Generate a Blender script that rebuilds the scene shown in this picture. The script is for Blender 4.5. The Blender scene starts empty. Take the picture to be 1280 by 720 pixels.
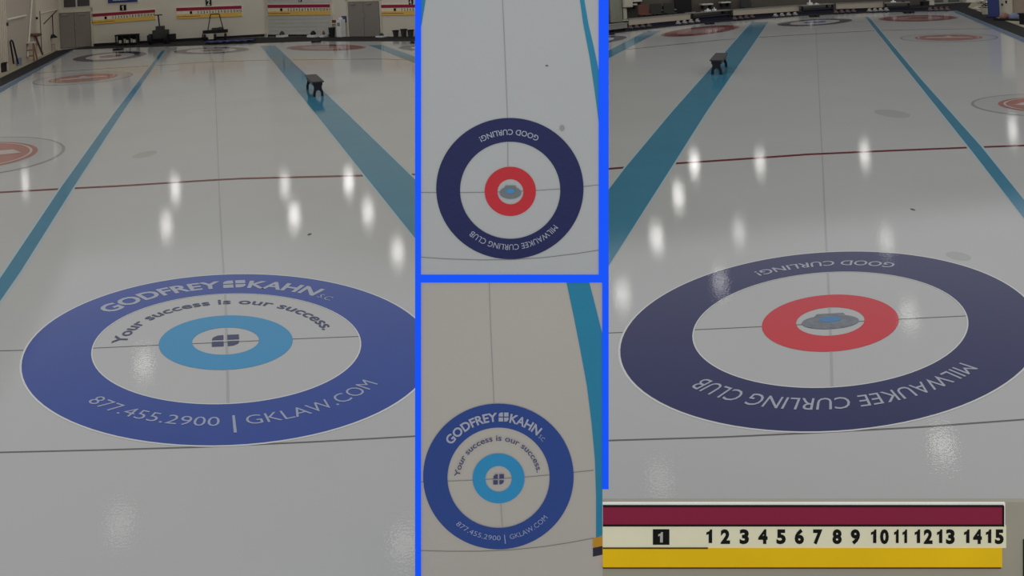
import bpy, math, random
from mathutils import Vector
random.seed(4)
WORLD, LAMP, BLAMP = 0.52, 6.0, 5.0
C = bpy.context.scene.collection
PI = math.pi
sc = bpy.context.scene

# ------------------------------------------------------------------ materials
def lin(c):
    c /= 255.0
    return c/12.92 if c <= 0.04045 else ((c+0.055)/1.055)**2.4
def mat(name, rgb, rough=0.6, noise=0.12, scale=6.0, metal=0.0, emit=0.0, bump=0.0, spec=0.3, stretch=None):
    m = bpy.data.materials.new(name); m.use_nodes = True
    nt = m.node_tree; b = nt.nodes['Principled BSDF']
    col = tuple(min(1.0, lin(v)) for v in rgb) + (1,)
    tc = nt.nodes.new('ShaderNodeTexCoord')
    mp = nt.nodes.new('ShaderNodeMapping')
    if stretch: mp.inputs['Scale'].default_value = stretch
    nt.links.new(tc.outputs['Object'], mp.inputs['Vector'])
    nz = nt.nodes.new('ShaderNodeTexNoise'); nz.inputs['Scale'].default_value = scale; nz.inputs['Detail'].default_value = 4
    nt.links.new(mp.outputs['Vector'], nz.inputs['Vector'])
    mx = nt.nodes.new('ShaderNodeMix'); mx.data_type = 'RGBA'
    mx.inputs[6].default_value = tuple(c*(1-noise) for c in col[:3])+(1,)
    mx.inputs[7].default_value = tuple(min(1, c*(1+noise)) for c in col[:3])+(1,)
    nt.links.new(nz.outputs['Fac'], mx.inputs[0])
    nt.links.new(mx.outputs[2], b.inputs['Base Color'])
    b.inputs['Roughness'].default_value = rough; b.inputs['Metallic'].default_value = metal
    b.inputs['Specular IOR Level'].default_value = spec
    if emit:
        nt.links.new(mx.outputs[2], b.inputs['Emission Color']); b.inputs['Emission Strength'].default_value = emit
    if bump:
        n2 = nt.nodes.new('ShaderNodeTexNoise'); n2.inputs['Scale'].default_value = 48; n2.inputs['Detail'].default_value = 1.5
        nt.links.new(tc.outputs['Object'], n2.inputs['Vector'])
        bp = nt.nodes.new('ShaderNodeBump'); bp.inputs['Strength'].default_value = bump; bp.inputs['Distance'].default_value = 0.004
        nt.links.new(n2.outputs['Fac'], bp.inputs['Height']); nt.links.new(bp.outputs['Normal'], b.inputs['Normal'])
    return m
ICE_R, ICE_B, ICE_S = 0.05, 0.10, 0.2
def icemat(name, rgb, noise=0.05, scale=0.35, **k):
    return mat(name, rgb, rough=ICE_R, noise=noise, scale=scale, bump=ICE_B, spec=ICE_S, **k)
M = {}
M['ice'] = icemat('ice', (205,205,202), noise=0.07)
M['ice_line_pale'] = icemat('pale_edging', (190,212,218))
M['sky'] = icemat('painted_sky_blue', (72,142,170), noise=0.10, scale=1.2)
M['hog'] = icemat('painted_dark_red', (118,42,54))
M['hair'] = icemat('thin_dark_line', (112,108,106))
M['haze'] = icemat('buried_centre_line', (186,186,184))
M['ring_blue'] = icemat('ring_blue', (46,78,166), noise=0.10, scale=1.5)
M['ring_navy'] = icemat('ring_navy', (38,42,100), noise=0.10, scale=1.5)
M['ring_azure'] = icemat('ring_azure', (62,160,212), noise=0.06)
M['ring_red'] = icemat('ring_red', (226,50,64), noise=0.06)
M['white_paint'] = icemat('white_paint', (236,236,232))
M['letter_grey'] = icemat('silver_letters', (186,190,204))
M['letter_thin'] = icemat('pale_letters', (176,184,208))
M['letter_navy'] = icemat('navy_letters', (62,66,112))
M['crest_grey'] = icemat('crest_grey', (128,134,142), noise=0.5, scale=14)
M['crest_blue'] = icemat('crest_blue', (78,140,196))
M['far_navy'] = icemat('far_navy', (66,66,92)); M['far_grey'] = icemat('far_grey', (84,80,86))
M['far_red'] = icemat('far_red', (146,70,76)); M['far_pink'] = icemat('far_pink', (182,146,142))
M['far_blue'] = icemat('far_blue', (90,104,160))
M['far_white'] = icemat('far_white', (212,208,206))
M['logo_red'] = icemat('logo_red', (184,126,118), noise=0.15, scale=1.5)
M['logo_grey'] = icemat('logo_grey', (164,166,162)); M['logo_pale'] = icemat('logo_pale', (212,200,192))
M['logo_ice'] = icemat('logo_ice', (196,197,194)); M['smudge'] = icemat('smudge', (190,191,187))
M['speck'] = icemat('speck', (96,96,92))
M['frame_blue'] = mat('frame_blue', (6,84,255), rough=0.5, noise=0.01, emit=0.5)  # self-glow added to keep the bars vivid; they are no light source
M['panel_cool'] = mat('panel_ice_cool', (192,194,194), emit=.14, rough=0.32, noise=0.05, scale=0.9, bump=0.25, spec=0.35)  # faint glow put into the colour, upright picture gets little hall light
M['panel_warm'] = mat('panel_ice_warm', (194,188,180), emit=.14, rough=0.32, noise=0.05, scale=0.9, bump=0.25, spec=0.35)  # same added glow as the cool picture
def pm(name, rgb, noise=0.06):
    return mat('print_'+name, rgb, rough=0.36, noise=noise, scale=3, emit=.14, bump=0.35, spec=0.35)  # glow added so the prints brighten along with their picture
P = {k: pm(k, v) for k, v in dict(sky=(46,140,176), ring_blue=(50,78,150), ring_navy=(36,42,92), ring_azure=(52,152,206), ring_red=(206,50,60),
     white_paint=(214,212,208), letter_grey=(176,180,196), letter_thin=(160,172,204), letter_navy=(74,78,118), crest_grey=(120,128,134), crest_blue=(74,150,200),
     hair=(134,130,128), haze=(160,158,156), gold=(206,150,44), dark_navy=(48,46,64), ice_line_pale=(196,204,206), speck=(110,112,112)).items()}
M['black'] = mat('black_rubber', (34,33,36), rough=0.7); M['navy_black'] = mat('navy_black', (36,38,56), rough=0.8)
M['bright_edge'] = mat('bright_edge', (238,238,230), rough=0.5, emit=.3)  # white border of the close scoreboard, brightened by added glow
M['bench_dark'] = mat('bench_dark_plastic', (30,32,40), rough=0.45); M['bench_top'] = mat('bench_top_grey', (62,61,60), rough=0.6, noise=0.25, scale=20)
M['cream_wall'] = mat('cream_wall_panel', (228,220,203), rough=0.85, noise=0.05, scale=0.7)
M['cream_trim'] = mat('cream_trim', (216,210,190), rough=0.7); M['cream_light'] = mat('cream_light', (220,215,200), rough=0.7)
M['door_grey'] = mat('door_grey_paint', (146,139,131), rough=0.6, noise=0.06)
M['shutter'] = mat('shutter_grey', (206,204,196), rough=0.5, noise=0.06)
M['metal'] = mat('brushed_metal', (170,170,168), rough=0.35, metal=0.5)
M['glass_dark'] = mat('dark_glass', (74,72,76), rough=0.15, spec=0.6)
M['maroon'] = mat('maroon_board', (140,32,64), emit=.22, rough=0.55, noise=0.10, scale=2); M['maroon_far'] = mat('maroon_far', (158,42,70), rough=0.6)  # near maroon has added glow to lift the close board
M['yellow'] = mat('yellow_board', (246,198,12), emit=.22, rough=0.55, noise=0.14, scale=2); M['yellow_far'] = mat('yellow_far', (248,200,98), rough=0.6)  # near yellow carries the same added glow
M['cream_board'] = mat('cream_board', (236,232,200), emit=.22, rough=0.6, noise=0.08, scale=3); M['cream_far'] = mat('cream_far', (250,234,206), rough=0.6)  # near cream carries the same added glow
M['brown'] = mat('brown_edge', (104,72,40), rough=0.7); M['black_ink'] = mat('black_ink', (12,11,10), rough=0.6)
M['white'] = mat('white_plastic', (240,242,240), rough=0.5); M['backing'] = mat('backing_drab', (164,160,144), emit=.22, rough=0.8, noise=0.06, scale=1.5)  # backing of the close board glows slightly to lighten it
M['siding'] = mat('ribbed_siding', (222,210,192), rough=0.8); M['siding_dark'] = mat('siding_panel', (192,180,165), rough=0.85, noise=0.06)
M['rust'] = mat('orange_wood', (150,108,82), rough=0.7); M['walk'] = mat('beige_walkway', (170,162,136), rough=0.85, noise=0.1, scale=1)
M['carpet'] = mat('black_walkway', (38,36,38), rough=0.9, noise=0.15, scale=2)
M['blue_sign'] = mat('blue_sign', (52,66,124), rough=0.6); M['blue_banner'] = mat('blue_banner', (64,76,136), rough=0.7)
M['slate'] = mat('slate_blue_edge', (88,104,124), rough=0.5, noise=0.1); M['machine'] = mat('machine_dark_green', (64,66,61), rough=0.6, noise=0.3, scale=9)
M['lobby'] = mat('lobby_dark_wall', (98,91,83), rough=0.9, noise=0.3, scale=1.2); M['wood_dark'] = mat('dark_red_wood', (118,78,68), rough=0.7)
M['barrier'] = mat('barrier_cream', (200,188,168), rough=0.7, noise=0.10, scale=3, stretch=(1,1,6)); M['barrier_grey'] = mat('barrier_grey', (146,143,136), rough=0.7)
M['granite'] = mat('granite', (150,146,142), rough=0.4, noise=0.3, scale=40); M['granite_dark'] = mat('granite_dark', (86,84,84), rough=0.5, noise=0.3, scale=40)
M['cloth_pale'] = mat('pale_cloth', (190,186,176)); M['stone_white'] = mat('stone_handle_white', (214,208,200), rough=0.4); M['stone_red'] = mat('stone_handle_red', (150,104,106), rough=0.4)
M['plant'] = mat('leaf_green', (58,66,48), rough=0.7, noise=0.3); M['bag_red'] = mat('bag_red', (158,120,110), rough=0.8, noise=0.25); M['bag_blue'] = mat('bag_blue', (130,138,162), rough=0.8, noise=0.25)
M['beige_panel'] = mat('beige_panel', (174,156,138), rough=0.85); M['olive'] = mat('olive_panel', (164,162,144), rough=0.8)

# ------------------------------------------------------------------ mesh helpers
class Mesh:
    def __init__(s): s.v = []; s.f = []
    def add(s, vs, fs):
        n = len(s.v); s.v += [tuple(v) for v in vs]; s.f += [tuple(i+n for i in f) for f in fs]; return s
    def box(s, fr, x0, x1, y0, y1, z0, z1):
        p = [fr(x, y, z) for z in (z0, z1) for x, y in ((x0,y0),(x1,y0),(x1,y1),(x0,y1))]
        return s.add(p, [(3,2,1,0),(4,5,6,7),(0,1,5,4),(1,2,6,5),(2,3,7,6),(3,0,4,7)])
    def tube(s, a, b, r, n=8, r2=None):
        a = Vector(a); b = Vector(b); d = (b-a).normalized(); r2 = r if r2 is None else r2
        k = Vector((0,0,1)) if abs(d.z) < 0.9 else Vector((1,0,0)); e1 = d.cross(k).normalized(); e2 = d.cross(e1)
        vs = []
        for c, rr in ((a, r), (b, r2)):
            for i in range(n): t = 2*PI*i/n; vs.append(c + e1*rr*math.cos(t) + e2*rr*math.sin(t))
        fs = [(i, (i+1) % n, n+(i+1) % n, n+i) for i in range(n)] + [tuple(range(n))[::-1], tuple(range(n, 2*n))]
        return s.add(vs, fs)
    def path(s, pts, r, n=8):
        for a, b in zip(pts, pts[1:]): s.tube(a, b, r, n)
        return s
    def lathe(s, c, prof, n=20, sx=1, sy=1):
        vs = []
        for r, z in prof:
            for i in range(n): t = 2*PI*i/n; vs.append((c[0]+sx*r*math.cos(t), c[1]+sy*r*math.sin(t), c[2]+z))
        fs = []
        for k in range(len(prof)-1):
            for i in range(n): fs.append((k*n+i, k*n+(i+1) % n, (k+1)*n+(i+1) % n, (k+1)*n+i))
        fs += [tuple(range(n))[::-1], tuple(range((len(prof)-1)*n, len(prof)*n))]
        return s.add(vs, fs)
    def extrude(s, fr, poly, y0, y1):              # polygon in the frame's x,z plane pushed along y
        n = len(poly); vs = [fr(x, y0, z) for x, z in poly] + [fr(x, y1, z) for x, z in poly]
        return s.add(vs, [tuple(range(n)), tuple(range(2*n-1, n-1, -1))] + [(i+n, (i+1) % n+n, (i+1) % n, i) for i in range(n)])
    def strip(s, A, B, z):
        n = len(A); vs = [(a[0], a[1], z) for a in A] + [(b[0], b[1], z) for b in B]
        return s.add(vs, [(i, i+1, n+i+1, n+i) for i in range(n-1)])
    def flat(s, fn, r0, r1, n=96, a0=0, a1=2*PI):     # annulus through a mapping fn(x,y)
        vs = []; m = n+1
        for r in (r0, r1):
            for i in range(m): t = a0+(a1-a0)*i/n; vs.append(fn(r*math.cos(t), r*math.sin(t)))
        return s.add(vs, [(i, m+i, m+i+1, i+1) for i in range(n)])
    def disc(s, fn, r, n=64, sx=1, sy=1, cx=0, cy=0):
        vs = [fn(cx+r*sx*math.cos(2*PI*i/n), cy+r*sy*math.sin(2*PI*i/n)) for i in range(n)]
        return s.add(vs, [tuple(range(n))])
    def poly(s, fn, pts): return s.add([fn(*p) for p in pts], [tuple(range(len(pts)))])

def build(name, mb, m, parent=None, base=None, smooth=False):
    off = Vector(parent['_w']) if parent else Vector(base or (0,0,0))
    me = bpy.data.meshes.new(name); me.from_pydata([tuple(Vector(v)-off) for v in mb.v], [], mb.f); me.update()
    if smooth:
        for p in me.polygons: p.use_smooth = True
    me.materials.append(m)
    o = bpy.data.objects.new(name, me); C.objects.link(o); o['_w'] = tuple(off)
    if parent: o.parent = parent
    else: o.location = off
    return o
def tag(o, label, cat, group=None, kind=None):
    o['label'] = label; o['category'] = cat
    if group: o['group'] = group
    if kind: o['kind'] = kind
    return o
def thing(name, label, cat, loc=(0,0,0), group=None):
    o = bpy.data.objects.new(name, None); C.objects.link(o); o.empty_display_size = 0.1
    o.location = loc; o['_w'] = tuple(loc); return tag(o, label, cat, group)
def struct(name, mb, m, parent=None, base=None):
    o = build(name, mb, m, parent, base)
    if not parent: o['kind'] = 'structure'
    return o
def dup(root, delta):
    r = root.copy(); C.objects.link(r); r.location = Vector(root.location)+Vector(delta)
    for ch in list(root.children):
        c = ch.copy(); C.objects.link(c); c.parent = r
        for g in ch.children:
            d = g.copy(); C.objects.link(d); d.parent = c
    return r
def frame(o, ang=0.0):                              # rigid frame standing on the floor
    c, s = math.cos(ang), math.sin(ang)
    return lambda x, y, z: (o[0]+c*x-s*y, o[1]+s*x+c*y, (o[2] if len(o) > 2 else 0)+z)
ID = frame((0,0))
def wframe(A, B):                                   # x runs along the wall, y points INTO the wall
    a = math.atan2(B[1]-A[1], B[0]-A[0]); return frame((A[0], A[1]), a), a

_tc = {}
def glyphs(body, bold=0.0, space=1.0):
    key = (body, bold, space)
    if key not in _tc:
        def mk(tx):
            cu = bpy.data.curves.new('lettering', 'FONT'); cu.body = tx; cu.offset = bold; cu.space_character = space; cu.resolution_u = 3
            o = bpy.data.objects.new('lettering', cu); C.objects.link(o); bpy.context.view_layer.update()
            me = bpy.data.meshes.new_from_object(o.evaluated_get(bpy.context.evaluated_depsgraph_get()))
            v = [tuple(p.co[:2]) for p in me.vertices]; f = [tuple(p.vertices) for p in me.polygons]
            bpy.data.objects.remove(o); bpy.data.curves.remove(cu); bpy.data.meshes.remove(me); return v, f
        v, f = mk(body); h, _ = mk('H'); cap = max(p[1] for p in h)
        x0 = min(p[0] for p in v); x1 = max(p[0] for p in v)
        _tc[key] = ([((p[0]-x0)/(x1-x0), p[1]/cap) for p in v], f)
    return _tc[key]
def arc_text(mb, fn, body, R, cap, d0, d1, top=True, turn=0.0, bold=0.02):
    # d0,d1: degrees clockwise from the top (top=True) or counter-clockwise from the bottom; R = radius of the mid line
    v, f = glyphs(body, bold); out = []
    for x, y in v:
        t = math.radians(d0+(d1-d0)*x)
        if top: r = R+(y-0.5)*cap; a = PI/2-t
        else: r = R-(y-0.5)*cap; a = -PI/2+t
        a += turn; out.append(fn(r*math.cos(a), r*math.sin(a)))
    mb.add(out, f); return mb
def arc_words(fn, body, R, cap, d0, d1, m, parent, name, top=True, turn=0.0, bold=0.02):
    # one mesh per word: the lettering is cut at its widest gaps
    v, f = glyphs(body, bold); ivs = sorted((min(v[i][0] for i in p), max(v[i][0] for i in p)) for p in f); mer = []
    for a, b in ivs:
        if mer and a <= mer[-1][1]+1e-6: mer[-1][1] = max(mer[-1][1], b)
        else: mer.append([a, b])
    gaps = sorted(((mer[i+1][0]-mer[i][1], (mer[i+1][0]+mer[i][1])/2) for i in range(len(mer)-1)), reverse=True)[:body.count(' ')]
    cuts = [-1]+sorted(g[1] for g in gaps)+[2]; out = []
    for x, y in v:
        t = math.radians(d0+(d1-d0)*x)
        if top: rr = R+(y-0.5)*cap; a = PI/2-t
        else: rr = R-(y-0.5)*cap; a = -PI/2+t
        a += turn; out.append(fn(rr*math.cos(a), rr*math.sin(a)))
    for lo, hi in zip(cuts, cuts[1:]):
        fs = [p for p in f if lo < v[p[0]][0] < hi]; used = sorted({i for p in fs for i in p}); ix = {i: k for k, i in enumerate(used)}
        if fs: build(name, Mesh().add([out[i] for i in used], [tuple(ix[i] for i in p) for p in fs]), m, parent)
ONE = [(.34,0),(.72,0),(.72,1),(.50,1),(.42,.88),(.10,.78),(.10,.58),(.34,.66)]
def num_text(mb, fn, body, x0, x1, z0, z1, bold=0.0):
    # figures set in equal cells; the 1 is drawn with a flag
    n = len(body); w = (x1-x0)/n
    for i, ch in enumerate(body):
        a = x0+w*i+w*.06; b = x0+w*(i+1)-w*.06
        if ch == '1': mb.poly(lambda x, y: fn(a+(b-a)*x, z0+(z1-z0)*y), ONE)
        else: line_text(mb, fn, ch, a, b, z0, z1, bold)
    return mb
def line_text(mb, fn, body, x0, x1, z0, z1, bold=0.0):
    v, f = glyphs(body, bold); mb.add([fn(x0+(x1-x0)*x, z0+(z1-z0)*y) for x, y in v], f); return mb

# ------------------------------------------------------------------ the two halls: where each rink lies on the floor
def rink(o, ex, ey): return lambda x, y, z=0.0: (o[0]+ex[0]*x+ey[0]*y, o[1]+ex[1]*x+ey[1]*y, z)
LEFT = rink((-2.6263, 7.9314), (1.0017, -0.0151), (-0.3237, 0.9825))
RIGHT = rink((2.7952, 7.7072), (0.9957, 0.0142), (0.3524, 0.9699))

# ------------------------------------------------------------------ setting: floor, walls
struct('floor', Mesh().add([(-34,-3,0),(34,-3,0),(34,56,0),(-34,56,0)], [(0,1,2,3)]), M['ice'])
FW1, AW1 = wframe((-25.030, 49.650), (-13.600, 51.000)); FW2, AW2 = wframe((-13.600, 51.000), (0.000, 42.200)); FWS, AWS = wframe((-19.452, 32.297), (-25.030, 49.650)); FWR, AWR = wframe((0.000, 46.500), (39.000, 52.500))
def seg(mb, A, B, t, z0, z1):
    fr, a = wframe(A, B); L = math.hypot(B[0]-A[0], B[1]-A[1]); return mb.box(fr, 0, L, 0, t, z0, z1)
struct('wall_far_left', seg(Mesh(), (-25.030, 49.650), (-13.600, 51.000), .15, 0, 12), M['cream_wall'])
struct('wall_far_middle', seg(Mesh(), (-13.600, 51.000), (0.000, 42.200), .15, 0, 12), M['cream_wall'])
struct('wall_left', seg(Mesh(), (-19.452, 32.297), (-25.030, 49.650), .15, 0, 12), M['siding_dark'])
struct('wall_far_right', seg(Mesh(), (0.000, 46.500), (39.000, 52.500), .15, 0, 12), M['lobby'])
struct('wall_middle', Mesh().box(ID, -.04, .04, 9.5, 42, 0, 3.2), M['cream_wall'])

# black kerb walkway between ice and wall, left hall
EL = [(-14.862, 24.240), (-17.535, 30.495), (-23.521, 48.142), (-15.102, 46.176), (-9.889, 45.403), (-4.098, 41.914), (0.553, 39.375)]
OL_ = [(-16.418, 26.805), (-19.260, 33.522), (-24.175, 47.684), (-23.475, 50.334), (-17.482, 50.656), (-13.595, 50.389), (0.604, 42.185)]
kb = Mesh().strip(EL[:3], OL_[:3], .012).add([(p[0], p[1], .012) for p in (EL[2],EL[3],EL[4],EL[5],EL[6],OL_[6],OL_[5],OL_[4],OL_[3],OL_[2])], [tuple(range(10))])
struct('trim_1', kb, M['carpet'])
struct('trim_2', Mesh().strip([(-16.479, 26.906), (-19.314, 33.617), (-24.272, 47.877)], [(-17.987, 28.528), (-22.292, 38.845), (-26.092, 51.492)], .02), M['walk'])
# slate blue edge band with white lines, left hall
b = thing('edge_band', 'slate blue edge strip with white lines along the far left side of the ice', 'edge strip', (*(-16.958, 29.482), 0))
build('white_line', Mesh().strip([(-13.748, 22.403), (-16.236, 28.215), (-22.966, 47.088)], [(-14.963, 24.407), (-17.625, 30.654), (-23.581, 48.174)], .004), M['ice_line_pale'], b)
build('blue_band', Mesh().strip([(-14.010, 22.835), (-16.496, 28.671), (-23.177, 47.434)], [(-14.664, 23.913), (-17.387, 30.235), (-23.517, 48.044)], .008), M['slate'], b)
# right hall edge
ER = [(2.662, 38.529), (5.075, 40.496), (8.570, 43.251), (10.379, 44.175), (15.918, 46.094), (19.380, 45.873), (23.100, 44.291), (24.559, 45.401)]
BR = [(3.211, 46.029), (6.382, 50.608), (10.524, 52.933), (12.663, 53.747), (19.186, 55.464), (23.777, 56.193), (28.728, 55.007), (28.531, 51.059)]
struct('trim_3', Mesh().strip(ER, BR, .012), M['carpet'])
struct('trim_4', Mesh().strip([(23.635, 45.310), (18.001, 29.970), (16.200, 25.096)], [(24.801, 46.079), (20.146, 33.509), (17.999, 27.856)], .014), M['carpet'])
struct('trim_5', Mesh().strip([(24.801, 46.079), (20.146, 33.509), (17.999, 27.856)], [(27.277, 50.223), (27.100, 44.983), (27.589, 42.564)], .02), M['walk'])
b = thing('edge_band', 'slate blue edge strip with white lines along the far right side of the ice', 'edge strip', (*(17.625, 29.350), 0))
build('white_line', Mesh().strip([(22.477, 43.029), (17.001, 28.319), (15.324, 23.752)], [(23.758, 45.543), (18.109, 30.148), (16.317, 25.275)], .004), M['ice_line_pale'], b)
build('blue_band', Mesh().strip([(22.671, 43.398), (17.167, 28.593), (15.481, 23.993)], [(23.484, 45.022), (17.894, 29.793), (16.131, 24.990)], .008), M['slate'], b)

# ------------------------------------------------------------------ paint on the ice
def divider(label, A, B, edge=0.035):
    base = (*A[len(A)//2], 0); t = thing('divider_stripe', label, 'stripe', base)
    A2 = []; B2 = []
    for a, c in zip(A, B):
        d = Vector((c[0]-a[0], c[1]-a[1])); w = d.length; d.normalize(); k = edge*(1+0.05*a[1])*.6
        A2.append((a[0]-d.x*k, a[1]-d.y*k)); B2.append((c[0]+d.x*k, c[1]+d.y*k))
    build('pale_border', Mesh().strip(A2, B2, .0015), M['ice_line_pale'], t)
    build('blue_paint', Mesh().strip(A, B, .003), M['sky'], t)
divider('narrow sky blue stripe on the ice left of the blue sponsor house', [(-17.034, 43.973), (-10.209, 22.964), (-7.379, 14.447), (-5.922, 10.204), (-4.550, 6.202)], [(-16.857, 43.878), (-9.981, 22.895), (-7.154, 14.403), (-5.720, 10.175), (-4.489, 6.279)])
divider('wide sky blue stripe running right of the blue sponsor house, under a small black bench', [(-12.055, 43.918), (-4.604, 21.263), (-2.307, 14.225), (-1.158, 10.713), (-0.830, 9.681)], [(-11.161, 43.411), (-3.802, 21.020), (-1.587, 14.206), (-0.688, 11.419), (-0.256, 10.088)])
divider('short stretch of blue stripe beside the far maroon house in the left view', [(-6.184, 41.022), (-3.104, 31.648), (-0.610, 24.113)], [(-5.451, 40.602), (-3.337, 34.147), (-0.646, 26.062)])
divider('wide sky blue stripe left of the large navy club house, under a small black bench', [(12.626, 43.536), (3.627, 18.766), (1.901, 13.881), (1.464, 12.574), (0.579, 10.103)], [(13.311, 43.103), (4.317, 18.556), (2.682, 13.958), (1.055, 9.406), (0.533, 7.974)])
divider('narrow sky blue stripe right of the large navy club house', [(18.100, 43.100), (10.238, 21.614), (7.494, 14.107), (6.090, 10.315), (4.326, 5.553)], [(18.228, 42.983), (10.371, 21.562), (7.676, 14.063), (6.538, 11.055), (4.570, 5.855)])
divider('short diagonal blue stripe at the far left corner of the right view', [(6.894, 40.953), (4.152, 33.007), (1.749, 26.069)], [(7.593, 40.888), (4.186, 31.393), (1.594, 23.956)])

def ice_line(name, label, cat, pts, w, m, z=.0012, cross=True):
    n = Vector((0,1)) if cross else Vector((1,0))
    A = [(p[0]-n.x*w/2, p[1]-n.y*w/2) for p in pts]; B = [(p[0]+n.x*w/2, p[1]+n.y*w/2) for p in pts]
    o = build(name, Mesh().strip(A, B, z), m, base=(*pts[0], 0)); tag(o, label, cat); return o
ice_line('hog_line', 'dark red line crossing the ice beyond the blue sponsor house in the left view', 'line', [(-11.467, 14.308), (-8.316, 14.313), (-7.279, 14.344), (-6.358, 14.345), (-4.938, 14.435), (-4.411, 14.447), (-2.387, 14.230), (-1.475, 14.127), (-0.423, 14.070)], .12, M['hog'])
ice_line('hog_line', 'dark red line crossing the ice beyond the large navy club house', 'line', [(0.593, 13.744), (1.642, 13.848), (2.688, 13.986), (3.973, 14.076), (4.909, 14.162), (6.198, 14.136), (7.467, 14.082), (8.340, 14.028), (11.300, 13.868)], .12, M['hog'])
ice_line('hog_line', 'thin distant line across the ice just before the far houses in the left view', 'line', [(-18.709, 35.103), (-15.269, 35.736), (-12.160, 36.261), (-9.724, 35.867), (-4.815, 33.945), (-3.213, 32.820), (-0.739, 31.088)], .16, M['hair'])
ice_line('hog_line', 'thin distant line across the ice just before the far houses in the right view', 'line', [(3.103, 32.378), (4.772, 32.836), (8.776, 34.778), (10.803, 35.130), (12.662, 35.365), (15.483, 35.499), (17.894, 34.559), (19.094, 33.824)], .16, M['hair'])
ice_line('back_line', 'thin dark line touching the near edge of the blue sponsor house', 'line', [(-5.101, 6.251), (-3.688, 6.191), (-2.933, 6.155), (-2.246, 6.129), (-1.456, 6.124), (-0.733, 6.132), (-0.275, 6.135)], .018, M['hair'])
ice_line('back_line', 'thin dark line touching the near edge of the large navy club house', 'line', [(0.221, 5.966), (0.605, 5.953), (1.362, 5.926), (1.959, 5.922), (2.723, 5.927), (3.449, 5.958), (4.809, 6.014)], .018, M['hair'])
ice_line('tee_line', 'faint thin line through the middle of the blue sponsor house', 'line', [(-6.525, 8.054), (-4.692, 7.952), (-3.862, 7.911), (-3.235, 7.907), (-2.621, 7.895), (-1.998, 7.894), (-1.379, 7.878), (-0.814, 7.871)], .014, M['hair'], z=.0014)
ice_line('tee_line', 'faint thin line through the middle of the large navy club house', 'line', [(0.402, 7.693), (0.828, 7.688), (1.555, 7.666), (2.159, 7.661), (2.773, 7.664), (3.390, 7.675), (3.968, 7.674), (6.229, 7.731)], .014, M['hair'], z=.0014)
ice_line('centre_line', 'faint grey line running up the ice through the blue sponsor house', 'line', [(-2.228, 6.712), (-2.387, 7.217), (-2.907, 8.838), (-3.644, 11.047), (-4.485, 13.594), (-6.117, 18.591), (-8.919, 27.145), (-12.637, 38.339)], .022, M['haze'], z=.001, cross=False)
ice_line('centre_line', 'faint grey line running up the ice through the large navy club house', 'line', [(2.339, 6.485), (2.573, 7.110), (3.035, 8.370), (3.585, 9.892), (4.981, 13.729), (7.223, 19.910), (10.905, 30.060), (13.703, 37.756)], .022, M['haze'], z=.001, cross=False)

R12, R8, R4, RB = 1.829, 1.219, .61, .305
def house_sponsor(fn_z, mats, t, outline=True, low=(-46,-2.7,1.0,1.8,4.8,50.5)):
    # parts of the blue house with the law firm lettering
    f = lambda e: (lambda x, y: fn_z(x, y, e))
    o = build('outer_ring', Mesh().flat(f(.006), R8, R12), mats['ring_blue'], t)
    if outline: build('white_outline', Mesh().flat(f(.0055), R12, R12+.018).flat(f(.0062), R8-.012, R8), mats['white_paint'], t)
    i = build('inner_ring', Mesh().flat(f(.006), RB, R4), mats['ring_azure'], t)
    g = f(.012); LG, LT = mats['letter_grey'], mats['letter_thin']
    arc_words(g, 'GODFREY', 1.50, .22, -54.5, -1.2, LG, o, 'word', bold=.03); arc_words(g, 'KAHN', 1.50, .22, 10.6, 41.5, LG, o, 'word', bold=.03)
    m = Mesh()
    for sx, sy in ((-1,1),(1,1),(-1,-1),(1,-1)):    # window-shaped emblem between the two words
        c = (1.50*math.sin(math.radians(4.7)), 1.50)
        q = [(c[0]+sx*.012, c[1]+sy*.012), (c[0]+sx*.12, c[1]+sy*.012), (c[0]+sx*.12, c[1]+sy*.115), (c[0]+sx*.012, c[1]+sy*.115)]
        if (sx, sy) in ((-1,1),(1,-1)): q[2:3] = [(c[0]+sx*.12, c[1]+sy*.06), (c[0]+sx*.095, c[1]+sy*.10), (c[0]+sx*.06, c[1]+sy*.115)]
        m.poly(g, q)
    build('emblem', m, LG, o)
    arc_words(g, 'S.C.', 1.43, .10, 43.5, 50.5, LT, o, 'word', bold=.0)
    arc_words(g, '877.455.2900', 1.49, .135, low[0], low[1], LT, o, 'phone_number', top=False, bold=-.004); arc_words(g, '|', 1.50, .19, low[2], low[3], LT, o, 'divider_bar', top=False)
    arc_words(g, 'GKLAW.COM', 1.49, .135, low[4], low[5], LT, o, 'web_address', top=False, bold=-.004)
    arc_words(g, 'Your success is our success.', .985, .135, -87, 81, mats['letter_navy'], t, 'word', bold=.012)
    m = Mesh()                                       # four-piece emblem on the button
    a, w = .018, .125
    m.poly(g, [(a,a),(w,a),(w,w),(a,w)]); m.poly(g, [(-a,-a),(-a,-w),(-w,-w),(-w,-a)])
    for s in (1,-1): m.poly(g, [(-s*a, s*a), (-s*a, s*w), (-s*w*.6, s*w*.92), (-s*w*.92, s*w*.6), (-s*w, s*a)])
    build('button_emblem', m, mats['letter_navy'], t)
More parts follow.
